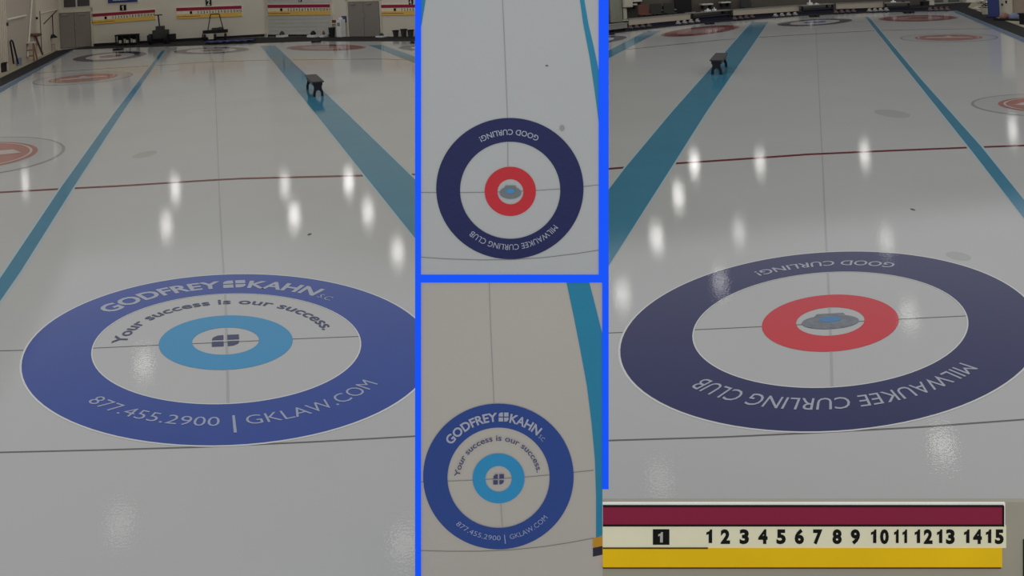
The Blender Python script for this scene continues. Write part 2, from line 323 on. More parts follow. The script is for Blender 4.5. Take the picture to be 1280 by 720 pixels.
def house_club(fn_z, mats, t, outline=True, low=(-47,46)):
    f = lambda e: (lambda x, y: fn_z(x, y, e))
    o = build('outer_ring', Mesh().flat(f(.006), R8, R12), mats['ring_navy'], t)
    if outline: build('white_outline', Mesh().flat(f(.0055), R12, R12+.018).flat(f(.0062), R8-.012, R8), mats['white_paint'], t)
    build('inner_ring', Mesh().flat(f(.006), RB, R4), mats['ring_red'], t)
    g = f(.012)
    arc_words(g, 'MILWAUKEE CURLING CLUB', 1.46, .165, low[0], low[1], mats['letter_grey'], o, 'word', turn=PI, bold=0)
    arc_words(g, 'GOOD CURLING!', 1.47, .14, -28, 30, mats['letter_grey'], o, 'word', top=False, turn=PI, bold=.012)
    build('crest', Mesh().disc(g, 1, sx=.255, sy=.15, cy=-.02).poly(f(.0135), [(-.15,.08),(.15,.08),(.12,.16),(-.12,.16)]), mats['crest_grey'], t)
    h = f(.015)
    build('crest_centre', Mesh().disc(h, 1, sx=.10, sy=.06, cy=.03), mats['crest_blue'], t)
t = thing('curling_house', 'large blue and azure ring target on the left ice with law firm lettering', 'target', LEFT(0,0))
house_sponsor(lambda x, y, e: LEFT(x, y, e*.3), M, t)
t = thing('curling_house', 'large navy and red ring target on the right ice with curling club lettering', 'target', RIGHT(0,0))
house_club(lambda x, y, e: RIGHT(x, y, e*.3), M, t)

def far_house(label, cl, cr, near, far, outer, inner, pale='far_white', mid=False):
    C0 = Vector(((cl[0]+cr[0])/2, (cl[1]+cr[1])/2)); ax = (Vector(cr)-Vector(cl))/2/R12
    ay = (Vector(far)-Vector(near))/2/R12; cc = (C0+(Vector(near)+Vector(far))/2)/2
    F = lambda e: (lambda x, y: (cc.x+ax.x*x+ay.x*y, cc.y+ax.y*x+ay.y*y, e))
    t = thing('curling_house', label, 'target', (cc.x, cc.y, 0))
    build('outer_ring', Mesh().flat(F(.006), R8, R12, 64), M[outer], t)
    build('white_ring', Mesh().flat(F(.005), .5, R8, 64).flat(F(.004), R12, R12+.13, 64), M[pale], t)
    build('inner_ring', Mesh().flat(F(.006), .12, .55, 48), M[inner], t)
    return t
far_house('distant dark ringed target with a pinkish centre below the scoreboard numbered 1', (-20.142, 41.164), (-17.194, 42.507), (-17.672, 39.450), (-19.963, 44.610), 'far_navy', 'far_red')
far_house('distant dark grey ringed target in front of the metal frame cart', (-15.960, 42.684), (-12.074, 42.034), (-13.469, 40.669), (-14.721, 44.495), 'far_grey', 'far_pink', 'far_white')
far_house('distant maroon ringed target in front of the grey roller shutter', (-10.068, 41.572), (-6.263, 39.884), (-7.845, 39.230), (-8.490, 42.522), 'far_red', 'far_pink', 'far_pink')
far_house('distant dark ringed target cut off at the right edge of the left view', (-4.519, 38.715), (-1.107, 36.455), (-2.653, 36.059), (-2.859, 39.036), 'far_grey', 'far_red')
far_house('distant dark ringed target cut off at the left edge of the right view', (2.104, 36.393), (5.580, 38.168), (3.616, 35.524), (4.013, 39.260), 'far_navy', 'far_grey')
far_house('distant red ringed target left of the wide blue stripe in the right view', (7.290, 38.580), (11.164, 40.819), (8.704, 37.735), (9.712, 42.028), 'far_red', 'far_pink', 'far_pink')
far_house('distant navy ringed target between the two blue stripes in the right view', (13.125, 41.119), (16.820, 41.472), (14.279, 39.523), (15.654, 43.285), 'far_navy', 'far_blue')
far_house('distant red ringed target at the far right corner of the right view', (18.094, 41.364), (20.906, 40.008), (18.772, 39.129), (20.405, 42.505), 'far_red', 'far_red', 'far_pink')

def mid_logo(label, left, right, near, far):
    C0 = Vector(((left[0]+right[0])/2, (left[1]+right[1])/2)); ax = (Vector(right)-Vector(left))/2; ay = (Vector(far)-Vector(near))/2
    F = lambda e: (lambda x, y: (C0.x+ax.x*x+ay.x*y, C0.y+ax.y*x+ay.y*y, e))
    t = thing('ice_logo', label, 'ice logo', (C0.x, C0.y, 0))
    build('grey_circle', Mesh().flat(F(.004), .965, 1.0, 72), M['logo_grey'], t)
    build('pale_ring', Mesh().flat(F(.003), .69, .965, 72), M['logo_ice'], t)
    build('red_disc', Mesh().flat(F(.005), .0, .69, 72), M['logo_red'], t)
    build('white_peak', Mesh().poly(F(.008), [(-.5,-.12),(.5,-.12),(.42,.1),(.1,.14),(0,.42),(-.1,.14),(-.42,.1)]).flat(F(.008), .60, .63, 60), M['logo_pale'], t)
mid_logo('large faded red sponsor circle cut off by the left edge of the ice', (-12.295, 17.217), (-9.208, 18.253), (-9.676, 15.858), (-12.140, 19.963))
mid_logo('small faded red sponsor circle on the far left ice sheet', (-16.996, 31.586), (-13.858, 32.827), (-14.574, 30.336), (-16.456, 34.295))
mid_logo('faded red sponsor circle on the far right ice sheet beside the stripe', (14.700, 32.054), (17.507, 30.640), (15.430, 29.949), (16.979, 32.923))
mid_logo('red sponsor circle cut off by the right edge of the ice', (9.705, 18.090), (12.464, 16.645), (10.382, 16.171), (12.052, 18.734))

def smudge(label, c, rx, ry, m='smudge'):
    tag(build('ice_smudge', Mesh().disc(lambda x, y: (c[0]+x, c[1]+y, .0008), 1, sx=rx, sy=ry, n=24), M[m], base=(*c, 0)), label, 'smudge')
smudge('faint grey smudge on the ice right of the narrow stripe in the left view', (-6.999, 16.947), .2, .35)
smudge('faint grey smudge on the ice in front of the right hand stripe', (7.715, 17.331), .28, .5)
smudge('dull grey spot on the ice just above the large navy club house', (4.705, 9.170), .11, .14)
smudge('tiny dark speck on bare ice between hog line and blue sponsor house', (-2.540, 11.101), .025, .05, 'speck')
smudge('tiny dark speck on bare ice in the upper right of the right view', (5.044, 10.882), .025, .05, 'speck')
smudge('faint short grey mark on the far ice left of the bench in the left view', (-12.451, 33.263), .2, .35)

def hack(label, c, w=.42):
    t = build('foot_hack', Mesh().box(ID, c[0]-w/2, c[0]-.05, c[1]-.18, c[1]+.18, .005, .09).box(ID, c[0]+.05, c[0]+w/2, c[1]-.18, c[1]+.18, .005, .09).box(ID, c[0]-.06, c[0]+.06, c[1]-.05, c[1]+.05, .005, .03), M['black'], base=(*c, 0))
    tag(t, label, 'hack')
hack('small dark foot hack behind the far target under the scoreboard numbered 1', (-20.078, 45.867))
hack('small dark foot hack behind the far maroon target', (-9.321, 44.368))
hack('small dark foot hack at the right edge of the left view behind the far target', (-3.949, 40.735))
hack('small dark foot hack at the left edge of the right view', (5.044, 39.972))
hack('small dark foot hack behind the far red target beside the wide stripe', (10.484, 43.445))
hack('small dark foot hack behind the far navy target', (16.234, 44.873))
hack('small dark foot hack behind the far red target in the right corner', (20.765, 44.170))

# ------------------------------------------------------------------ benches on the wide stripes
def bench(label, loc, ang, L, W, H, spread=.03):
    t = thing('step_bench', label, 'bench', loc)
    fr = frame(loc, ang)                              # local x = across, y = along
    build('bench_top', Mesh().box(fr, -W/2-.03, W/2+.03, -L/2, L/2, H-.035, H), M['bench_top'], t)
    build('apron', Mesh().box(fr, -W/2+.005, -W/2+.03, -L/2+.08, L/2-.08, H-.12, H-.035).box(fr, W/2-.03, W/2-.005, -L/2+.08, L/2-.08, H-.12, H-.035), M['bench_dark'], t)
    for s in (-1, 1):
        y0 = s*(L/2-.06)
        w = W/2
        out = [(-.92*w,H-.035),(-.92*w,H*.76),(-.76*w,H*.66),(-.80*w,H*.48),(-1.02*w,H*.28),(-1.04*w,0),(-.56*w,0),(-.52*w,H*.26),(-.30*w,H*.38),(0,H*.42)]
        poly = out + [(-x, z) for x, z in out[-2::-1]]
        build('leg', Mesh().extrude(fr, poly, y0-.02, y0+.02), M['bench_dark'], t)
    build('stretcher', Mesh().box(fr, -.02, .02, -L/2+.07, L/2-.07, H*.50, H*.62), M['bench_dark'], t)
bench('small black bench on the wide blue stripe in the left view', (-5.35, 24.90, 0), .315, 1.95, .27, .42)
bench('small black bench on the wide blue stripe in the right view', (6.32, 25.26, 0), -.338, 1.88, .29, .42)

# ------------------------------------------------------------------ left hall: side wall with its props
def wb(mb, fr, a, b, y0, y1):                       # box from two (along, height) corners on a wall frame
    return mb.box(fr, min(a[0],b[0]), max(a[0],b[0]), y0, y1, min(a[1],b[1]), max(a[1],b[1]))
def wbase(fr, a, y=0): return fr(a[0], y, 0)
def fp(fr, a, y): return fr(a[0], y, max(a[1], 0))
m = Mesh()
for k in range(7):
    wb(m, FWS, (4.255, 3.676), (3.640, 0.063), 0, 0) if False else None
sx0 = (4.049, 1.352)[0]
for k in range(9): m.box(FWS, sx0-1.9+k*.34, sx0-1.9+k*.34+.12, -.07, 0, 0, 6)
tag(build('ribbed_cladding', m, M['siding'], base=FWS(sx0,0,0)), 'upright ribbed beige cladding at the far left corner of the hall', 'cladding')
m = Mesh(); m.box(FWS, (11.716, 1.676)[0], (18.112, 1.392)[0], -.05, 0, 0, 6)
tag(build('pale_wall_panel', m, M['siding'], base=FWS((14.933, 1.533)[0],0,0)), 'pale upright wall panel left of the double grey door', 'wall panel')
def bar(name, label, cat, fr, a, b, y, r, m):
    A, B = fp(fr, a, y), fp(fr, b, y); tag(build(name, Mesh().tube(A, B, r), M[m], base=(A[0], A[1], 0)), label, cat)
bar('ledge_rail', 'pale slanting rail on the side wall near the left edge', 'rail', FWS, (5.228, 2.135), (9.166, 2.184), -.04, .05, 'cream_light')
bar('ledge_rail', 'pale slanting rail on the side wall beside the grey double door', 'rail', FWS, (12.666, 2.163), (17.566, 2.218), -.04, .05, 'cream_light')
bar('leaning_pole', 'tall pale pole leaning on the side wall beside an orange step ladder', 'pole', FWS, (10.753, 2.969), (9.067, 0.252), -.05, .045, 'cream_light')
bar('diagonal_brace', 'dark diagonal brace on the pale wall panel left of the grey door', 'brace', FWS, (13.377, 1.602), (17.556, 2.182), -.05, .03, 'black')
bar('wall_post', 'thin dark upright post on the side wall left of the grey door', 'post', FWS, (12.489, 2.291), (12.472, 0.181), -.04, .045, 'granite_dark')
A = (15.361, 1.988); B = (15.304, 0.914)
t = thing('hanging_broom', 'black broom hanging head down left of the grey door', 'broom', wbase(FWS, B, -.16))
build('handle', Mesh().tube(fp(FWS, A, -.16), fp(FWS, B, -.16), .025), M['black'], t)
p = fp(FWS, B, -.16); build('head', Mesh().lathe((p[0], p[1], p[2]-.16), [(.22,0),(.18,.07),(.05,.2)], 10), M['black'], t)
# orange step ladder
p = (-22.169, 41.150); fr = frame(p, .2)
t = thing('step_ladder', 'orange wooden step ladder by the side wall', 'step ladder', (*p, 0)); H = .86
for x in (-.2, .2):
    build('leg', Mesh().tube(fr(x*1.15, -.25, 0), fr(x*.8, 0, H), .035), M['rust'], t); build('leg', Mesh().tube(fr(x*1.1, .3, 0), fr(x*.8, .04, H), .03), M['rust'], t)
build('top_step', Mesh().box(fr, -.24, .24, -.12, .14, H, H+.06), M['siding'], t)
for z in (.25, .52): build('rung', Mesh().box(fr, -.2, .2, -.2+z*.2, -.12+z*.2, z, z+.05), M['rust'], t)
# brown shelf table with slanted leg
t = thing('folding_stand', 'small brown folding stand leaning under the dark post', 'stand', wbase(FWS, (11.618, 0.485), -.08))
build('top_board', Mesh().tube(fp(FWS, (10.040, 1.219), -.08), fp(FWS, (12.293, 1.117), -.08), .07), M['wood_dark'], t)
build('leg', Mesh().tube(fp(FWS, (10.978, 1.119), -.08), fp(FWS, (12.555, 0.094), -.08), .045), M['wood_dark'], t)
# black loop handle tool on the far left
t = thing('ice_scraper', 'ice scraper with a tall black loop handle at the left edge', 'scraper', wbase(FWS, (5.701, 0.141), -.12))
build('loop_handle', Mesh().path([fp(FWS, (5.746, 0.206), -.12), fp(FWS, (5.318, 1.170), -.12), fp(FWS, (5.515, 1.244), -.12), fp(FWS, (5.775, 1.175), -.12), fp(FWS, (6.644, 0.127), -.12)], .035), M['black'], t)
p = (-21.865, 38.975); build('blade_box', Mesh().box(frame(p, .1), -.3, .36, -.2, .25, .03, .36), M['bag_blue'], t)
p = (*(-20.760, 36.097), 0); tag(build('black_crate', Mesh().box(frame(p, .1), -.3, .2, -.25, .25, .02, .36).box(frame(p, .1), -.33, .23, -.28, .28, .36, .41), M['black'], base=p), 'black crate standing at the far left edge of the walkway', 'crate')
p = fp(FWS, (5.217, 1.947), -.03); tag(build('wall_box', Mesh().box(frame(p, AWS), -.12, .12, -.05, .02, -.07, .07), M['black'], base=p), 'small black box fixed on the ribbed cladding at left', 'fixture')
p = fp(FWS, (11.748, 1.962), -.04); tag(build('wall_fixture', Mesh().lathe((p[0],p[1],p[2]-.06), [(.05,0),(.065,.06),(.05,.12)], 12), M['black'], base=p), 'small round black fixture on the side wall above the brown stand', 'fixture')
p = (*(-24.287, 47.050), 0)
t = thing('wire_basket', 'thin wire basket stand on the floor below the hanging broom', 'basket', p)
fr = frame(p, .1)
build('rim', Mesh().path([fr(x, y, .4) for x, y in ((-.2,-.2),(.2,-.2),(.2,.2),(-.2,.2),(-.2,-.2))], .02), M['metal'], t)
for x, y in ((-.2,-.2),(.2,-.2),(.2,.2),(-.2,.2)): build('leg', Mesh().tube(fr(x, y, 0), fr(x, y, .4), .018), M['metal'], t)

# ------------------------------------------------------------------ left hall: far wall
def double_door(n, fr, x0, x1, zt, trim):
    d = build('door_%d' % n, wb(Mesh(), fr, (x0, 0), (x1, zt), -.03, 0), M['door_grey'], base=fr(x0, 0, 0)); d['kind'] = 'structure'
    xm = (x0+x1)/2
    build('leaf', Mesh().box(fr, x0+.04, xm-.012, -.07, -.03, .03, zt-.06), M['door_grey'], d)
    build('leaf', Mesh().box(fr, xm+.012, x1-.04, -.07, -.03, .03, zt-.06), M['door_grey'], d)
    for xa in (x0+.2, xm+.25): build('door_closer', Mesh().box(fr, xa, xa+.36, -.13, -.07, zt-.16, zt-.08), M['metal'], d)
    build('handle', Mesh().box(fr, xm+.03, xm+.09, -.12, -.07, 1.0, 1.25), M['metal'], d)
    build('door_frame', Mesh().box(fr, x0-.12, x0, -.06, 0, 0, zt+trim).box(fr, x1, x1+.12, -.06, 0, 0, zt+trim).box(fr, x0-.12, x1+.12, -.06, 0, zt, zt+trim), M['cream_trim'], d)
double_door(1, FW1, (0.011, 0.930)[0], (1.757, 1.013)[0], (0.966, 2.009)[1], .22)
double_door(2, FW2, (6.511, 0.685)[0], (8.748, 0.668)[0], (7.707, 1.897)[1], .1)
w = build('window_1', wb(Mesh(), FW1, (0.238, 2.240), (1.800, 3.025), -.05, 0), M['cream_trim'], base=wbase(FW1, (0.979, 2.291))); w['kind'] = 'structure'
build('pane', wb(Mesh(), FW1, (0.350, 2.312), (0.986, 3.068), -.07, -.05), M['glass_dark'], w); build('pane', wb(Mesh(), FW1, (1.082, 2.331), (1.743, 3.028), -.07, -.05), M['glass_dark'], w)
# roller shutter
a, b2 = (0.195, 0.733), (5.234, 0.695)
t = build('door_3', Mesh(), M['shutter'], base=FW2(a[0],0,0)); t['kind'] = 'structure'
m = Mesh()
for k in range(26): m.box(FW2, a[0], b2[0], -.02-.01*(k % 2), 0, k*.11, k*.11+.11)
build('slats', m, M['shutter'], t)
build('side_rail', Mesh().box(FW2, a[0]-.1, a[0], -.1, 0, 0, 3.2).box(FW2, b2[0], b2[0]+.1, -.1, 0, 0, 3.2), M['cream_trim'], t)
build('bottom_bar', Mesh().box(FW2, a[0], b2[0], -.1, 0, .02, .12), M['black'], t)
def baseb(name, fr, a, b): struct(name, Mesh().box(fr, a, b, -.06, 0, .02, .16), M['carpet'])
baseb('baseboard_far_left', FW1, (1.826, 0.825)[0], 11.4); baseb('baseboard_far_middle', FW2, 0, (0.162, 0.734)[0]-.1)

def scoreboard(label, fr, fn, corners, digit, tilecol='black_ink'):
    # corners: top-left, top-right, bottom-left, bottom-right in (along, height)
    tl, tr, bl, br = corners
    def q(u, v, y=-.06):
        x = tl[0]+(tr[0]-tl[0])*u; zt = tl[1]+(tr[1]-tl[1])*u; zb = bl[1]+(br[1]-bl[1])*u
        return fr(x, y, zt+(zb-zt)*v)
    t = thing('scoreboard', label, 'scoreboard', fr((tl[0]+tr[0])/2, 0, bl[1]))
    def band(name, v0, v1, u0, u1, m, y=-.06):
        vs = [q(u0,v1,y), q(u1,v1,y), q(u1,v0,y), q(u0,v0,y), q(u0,v1,-.003), q(u1,v1,-.003), q(u1,v0,-.003), q(u0,v0,-.003)]
        return build(name, Mesh().add(vs, [(0,1,2,3),(7,6,5,4),(0,4,5,1),(1,5,6,2),(2,6,7,3),(3,7,4,0)]), M[m], t)
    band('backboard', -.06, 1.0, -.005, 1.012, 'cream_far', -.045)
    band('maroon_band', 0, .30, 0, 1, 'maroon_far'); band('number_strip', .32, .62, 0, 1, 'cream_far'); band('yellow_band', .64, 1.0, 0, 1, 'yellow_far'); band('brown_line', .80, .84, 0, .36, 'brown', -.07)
    g = lambda x, z: q(x, z, -.075)
    for k in range(15):
        s = str(k+1); c = .335+.0445*k+(.004*(k-8) if k > 8 else 0); wd = .011 if len(s) == 1 else .018
        build('numeral', num_text(Mesh(), g, s, c-wd, c+wd, .59, .35, bold=.02), M['black_ink'], t)
    build('end_tile', Mesh().poly(g, [(.205,.60),(.24,.60),(.24,.34),(.205,.34)]), M['black_ink'], t)
    return t
def numplate(label, fr, c, s, digit, w=.2, hh=.28):
    t = thing('number_plate', label, 'number sign', fr(c[0], 0, c[1]-hh))
    build('plate', Mesh().box(fr, c[0]-w, c[0]+w, -.05, 0, c[1]-hh, c[1]+hh), M['black_ink'], t)
    m = Mesh(); num_text(m, lambda x, z: fr(x, -.06, z), digit, c[0]-w*.6, c[0]+w*.6, c[1]-hh*.8, c[1]+hh*.8, bold=.03)
    build('numeral', m, M['cream_light'], t)
scoreboard('maroon and yellow scoreboard under the number plate 1, right of the left grey door', FW1, 0, ((1.810, 1.866), (5.318, 1.926), (1.781, 1.258), (5.290, 1.350)), '1')
scoreboard('maroon and yellow scoreboard on the far wall above the metal frame cart', FW1, 0, ((6.500, 1.949), (10.170, 1.885), (6.470, 1.326), (10.140, 1.266)), '2')
scoreboard('maroon and yellow scoreboard across the grey roller shutter', FW2, 0, ((0.275, 1.859), (5.308, 1.790), (0.231, 1.238), (5.269, 1.207)), '3')
scoreboard('maroon and yellow scoreboard cut off by the blue bar right of the grey door', FW2, 0, ((8.885, 1.685), (13.066, 1.643), (8.850, 1.134), (13.034, 1.119)), '4')
numplate('black plate with the numeral 1 above the leftmost scoreboard', FW1, (3.556, 2.124), 1, '1', .17, .16)
numplate('black plate with the numeral 2 above the scoreboard over the metal frame cart', FW1, (8.319, 2.181), 1, '2', .16, .2)
numplate('black plate with the numeral 4 at the right edge of the left view', FW2, (10.872, 1.803), 1, '4', .13, .17)
numplate('black plate with the numeral 3 above the roller shutter scoreboard', FW2, (2.899, 2.143), 1, '3', .13, .17)
t = thing('wall_banner', 'navy banner with white border above the number plate 1', 'banner', wbase(FW1, (3.569, 2.380)))
build('white_border', wb(Mesh(), FW1, (2.688, 2.354), (4.419, 3.072), -.04, 0), M['cream_light'], t)
build('navy_field', wb(Mesh(), FW1, (2.756, 2.415), (4.375, 3.074), -.06, -.04), M['blue_sign'], t)
m = Mesh(); 
for k in range(9): wb(m, FW1, (3.048, 2.551), (3.095, 2.613), -.07, -.06) if False else None
a = (3.026, 2.547); b2 = (3.844, 2.596)
for k in range(8): x = a[0]+(b2[0]-a[0])*k/8; m.box(FW1, x, x+.075, -.07, -.06, a[1], a[1]+.12)
build('white_lettering', m, M['cream_light'], t)

# rack of small boxes, machine, frame cart and others by the far wall
def leg_rack(label, fr, a, b, top, legs=4):
    t = thing('equipment_rack', label, 'rack', fr((a+b)/2, -.5, 0))
    build('top_shelf', Mesh().box(fr, a, b, -.8, -.3, top-.07, top), M['black'], t)
    for k in range(legs): x = a+.05+(b-a-.1)*k/(legs-1); build('post', Mesh().box(fr, x-.035, x+.035, -.78, -.72, .01, top-.07), M['black'], t)
    build('lower_shelf', Mesh().box(fr, a+.02, b-.02, -.75, -.35, .1, .14), M['machine'], t)
    build('back_panel', Mesh().box(fr, a+.02, b-.02, -.34, -.31, .1, top-.07), M['black'], t)
    m = Mesh()
    for k in range(5): x = a+.18+(b-a-.3)*k/5; m.box(fr, x, x+.14, -.66, -.45, .14, .14+.16+.06*(k % 2))
    build('stored_blocks', m, M['cream_wall'], t)
leg_rack('black equipment rack standing below the scoreboard numbered 1', FW1, (3.249, 0.284)[0], (4.482, 0.211)[0], .62)
# ice scraping machine
a, b2, c = (5.101, 0.175), (6.612, 0.086), (5.766, 0.136)
t = thing('ice_scraping_machine', 'dark ice scraping machine with a tall T handle by the far wall', 'machine', FW1(c[0], -1, 0))
build('blade_deck', Mesh().box(FW1, a[0], b2[0], -1.15, -.85, .22, .52), M['black'], t)
build('engine_body', Mesh().box(FW1, c[0]-.35, c[0]+.42, -1.25, -.6, .3, .78).box(FW1, c[0]-.18, c[0]+.22, -1.15, -.7, .78, 1.0), M['machine'], t)
for s in (-.42, .42): build('wheel', Mesh().tube(FW1(c[0]+s-.08, -1.3, .3), FW1(c[0]+s+.08, -1.3, .3), .3, 18), M['black'], t)
build('handle_stem', Mesh().tube(FW1(c[0]-.02, -.9, .9), FW1(c[0]-.08, -.85, 1.62), .04), M['black'], t)
build('handle_grip', Mesh().tube(FW1(c[0]-.28, -.85, 1.62), FW1(c[0]+.14, -.85, 1.62), .03), M['black'], t)
# frame cart
a, b2 = (8.133, -0.003)[0], (9.440, -0.080)[0]
t = thing('frame_cart', 'black cart with a tall trapezoid metal push frame', 'cart', FW1((a+b2)/2, -1, 0))
build('deck', Mesh().box(FW1, a, b2, -1.1, -.6, .42, .60), M['black'], t)
xs = [a+.22, a+.42, a+.9, a+1.1]
build('push_frame', Mesh().path([FW1(xs[0], -.8, .55), FW1(xs[1], -.8, 1.5), FW1(xs[2], -.8, 1.5), FW1(xs[3], -.8, .55)], .028), M['black'], t)
build('motor', Mesh().box(FW1, a+.5, a+.85, -1.1, -.7, .6, .72).lathe(FW1(a+.95, -.9, .6), [(.14,0),(.14,.1),(.06,.16)], 12), M['machine'], t)
for x in (a+.08, b2-.08, (a+b2)/2): build('wheel', Mesh().tube(FW1(x-.04, -1.0, .2), FW1(x+.04, -1.0, .2), .19, 16), M['black'], t)
build('pale_guard', Mesh().box(FW1, a+.3, a+.6, -1.14, -1.1, .1, .4), M['cream_trim'], t)
# blue cloth on the kerb
c = (-14.737, 46.912); m = Mesh(); n = 14
tag(build('blue_tarp', m.add([(c[0]-1.1+2.6*i/n, c[1]-.25+.5*j+.05*math.sin(i*1.7), .05+.10*abs(math.sin(i*1.3+j*2))) for j in range(3) for i in range(n+1)],
    [(j*(n+1)+i, j*(n+1)+i+1, (j+1)*(n+1)+i+1, (j+1)*(n+1)+i) for j in range(2) for i in range(n)]), M['blue_sign'], base=(*c, 0)), 'crumpled navy blue tarp on the kerb below the frame cart', 'tarp')
bar('leaning_stick', 'thin dark stick leaning on the far wall left of the frame cart', 'stick', FW1, (7.977, 0.494), (7.894, 0.173), -.15, .03, 'black')
# small items at shutter base
def knick(name, label, cat, fr, a, w, hh, m, y=-.45):
    t = thing(name, label, cat, fr(a[0], y, 0))
    build('base', Mesh().box(fr, a[0]-w, a[0]+w, y-.2, y+.2, .015, hh*.4), M['white'], t)
    build('top', Mesh().lathe(fr(a[0], y, hh*.4), [(w*.55,0),(w*.5,hh*.3),(w*.2,hh*.6)], 12), M[m], t)
knick('rock_box', 'small white and dark box at the left foot of the roller shutter', 'box', FW2, (1.757, -0.014), .28, .34, 'machine')
knick('rock_box', 'dark topped white box at the right foot of the roller shutter', 'box', FW2, (4.215, -0.013), .3, .36, 'black')
knick('rock_box', 'small reddish box beside the right rail of the roller shutter', 'box', FW2, (5.006, -0.013), .14, .36, 'wood_dark')
knick('rock_box', 'low white box on the kerb right of the grey double door', 'box', FW2, (9.143, -0.033), .24, .22, 'machine')
# cabinet of small bottles above a bin
a = (5.533, 0.252)
t = thing('waste_bin', 'black waste bin between the roller shutter and white dispenser', 'bin', FW2(a[0], -.4, 0))
build('body', Mesh().lathe(FW2(a[0]+.05, -.4, .01), [(.15,0),(.19,.5)], 14), M['black'], t); build('rim', Mesh().lathe(FW2(a[0]+.05, -.4, .5), [(.2,0),(.2,.04)], 14), M['machine'], t)
t = thing('wall_shelf', 'small brown wall shelf with dark items above the black bin', 'shelf', FW2(a[0]-.02, 0, .75))
build('board', Mesh().box(FW2, a[0]-.2, a[0]+.24, -.2, 0, .72, .76), M['cream_far'], t)
for k in range(3): build('peg', Mesh().box(FW2, a[0]-.16+k*.14, a[0]-.08+k*.14, -.15, -.05, .76, .92), M['wood_dark'], t)
a = (6.184, 0.250)
t = thing('water_dispenser', 'white upright water dispenser left of the grey double door', 'dispenser', FW2(a[0], -.35, 0))
build('cabinet', Mesh().box(FW2, a[0]-.17, a[0]+.17, -.5, -.15, .015, .95), M['white'], t)
build('tap_recess', Mesh().box(FW2, a[0]-.1, a[0]+.1, -.51, -.5, .62, .8), M['granite'], t); build('bottle', Mesh().lathe(FW2(a[0], -.32, .95), [(.07,0),(.12,.05),(.12,.1)], 14), M['white'], t)
t = thing('blue_notice', 'blue notice on the wall above the white water dispenser', 'sign', wbase(FW2, (6.189, 0.950)))
build('panel', wb(Mesh(), FW2, (6.013, 0.776), (6.359, 1.123), -.05, 0), M['blue_sign'], t)
m = Mesh(); a = (6.078, 0.863); b2 = (6.296, 1.054)
for k in range(3): m.box(FW2, a[0], b2[0], -.06, -.05, a[1]+.07*k, a[1]+.07*k+.025)
build('pale_print', m, M['bag_blue'], t)
# bins right
for px, lab, hh in (((10.069, 0.030), 'grey bin nearest the grey double door in the left view', .32), ((10.601, 0.030), 'cluttered dark bin with papers at the right edge of the left view', .38), ((11.049, 0.030), 'dark bin half hidden by the blue bar of the left view', .34)):
    t = thing('storage_bin', lab, 'bin', FW2(px[0], -.4, 0))
    build('body', Mesh().lathe(FW2(px[0], -.4, .01), [(.12,0),(.16,hh)], 4), M['machine'], t); build('rim', Mesh().lathe(FW2(px[0], -.4, hh), [(.19,0),(.19,.05)], 4), M['black'], t)

# ------------------------------------------------------------------ right hall: lobby side
def polybox(name, label, cat, a, b, hz, m, th=.12, z0=.02, posts=False, parts=None):
    fr, ang = wframe(a, b); L = math.hypot(b[0]-a[0], b[1]-a[1])
    t = thing(name, label, cat, fr(L/2, 0, 0)); build('board', Mesh().box(fr, 0, L, 0, th, z0, hz), M[m], t)
    return t, fr, L
KH = .02
def barrier(label, a, b, zb, zt, m='barrier'):
    # a bench-like barrier: long face board on short posts with a dark recess below
    fr, ang = wframe(a, b); L = math.hypot(b[0]-a[0], b[1]-a[1])
    t = thing('barrier_board', label, 'barrier', fr(L/2, 0, 0))
    build('face_board', Mesh().box(fr, 0, L, 0, .06, zb, zt), M[m], t)
    build('cap_rail', Mesh().box(fr, -.02, L+.02, -.03, .22, zt, zt+.04), M['barrier_grey'], t)
    for k in range(4): x = .06+(L-.12)*k/3; build('post', Mesh().box(fr, x-.05, x+.05, .07, .17, .01, zb+.02), M['black'], t)
    build('kick_panel', Mesh().box(fr, 0, L, .18, .21, .01, zb), M['navy_black'], t)
barrier('long cream barrier board left of the dark equipment table', (6.475, 43.320), (9.977, 45.372), .16, .44)
barrier('long cream barrier board beyond the wide blue stripe', (12.606, 46.836), (16.492, 47.866), .15, .44)
barrier('long cream barrier board behind the narrow blue stripe', (18.687, 48.252), (21.048, 47.730), .13, .42)
barrier('low grey barrier board at the left edge of the right view', (4.270, 40.286), (6.153, 41.850), .14, .36, 'barrier_grey')
def table(label, a, b, top, stuff):
    fr, ang = wframe(a, b); L = math.hypot(b[0]-a[0], b[1]-a[1])
    t = thing('equipment_table', label, 'table', fr(L/2, .3, 0))
    build('table_top', Mesh().box(fr, 0, L, 0, .6, top-.05, top), M['barrier_grey'], t)
    for x in (.06, L-.06):
        for y in (.06, .54): build('leg', Mesh().box(fr, x-.04, x+.04, y-.04, y+.04, .01, top-.05), M['black'], t)
    build('skirt_panel', Mesh().box(fr, .05, L-.05, .1, .13, .02, top-.2), M['navy_black'], t)
    build('lower_shelf', Mesh().box(fr, .1, L-.1, .0, .4, top-.28, top-.24), M['machine'], t)
    for k, (u, w, hh, mm, nm) in enumerate(stuff):
        p = fr(L*u, .15, top)
        o = tag(build(nm[0], Mesh().box(frame(p, ang), -w/2, w/2, -.08, .1, 0, hh*.5).lathe((p[0],p[1],p[2]+hh*.5), [(w*.22,0),(w*.18,hh*.5)], 8), M[mm], base=p), nm[1], nm[2])
table('dark equipment table between the two left cream barrier boards', (10.065, 45.300), (12.402, 46.559), .50, ((.45,.30,.14,'white',('tool_tray','small white tray on the left dark equipment table','tray')),(.62,.14,.18,'white',('spray_bottle','white bottle standing on the left dark equipment table','bottle')),(.2,.2,.08,'machine',('tool_box','dark tool box on the left end of the left equipment table','tool box'))))
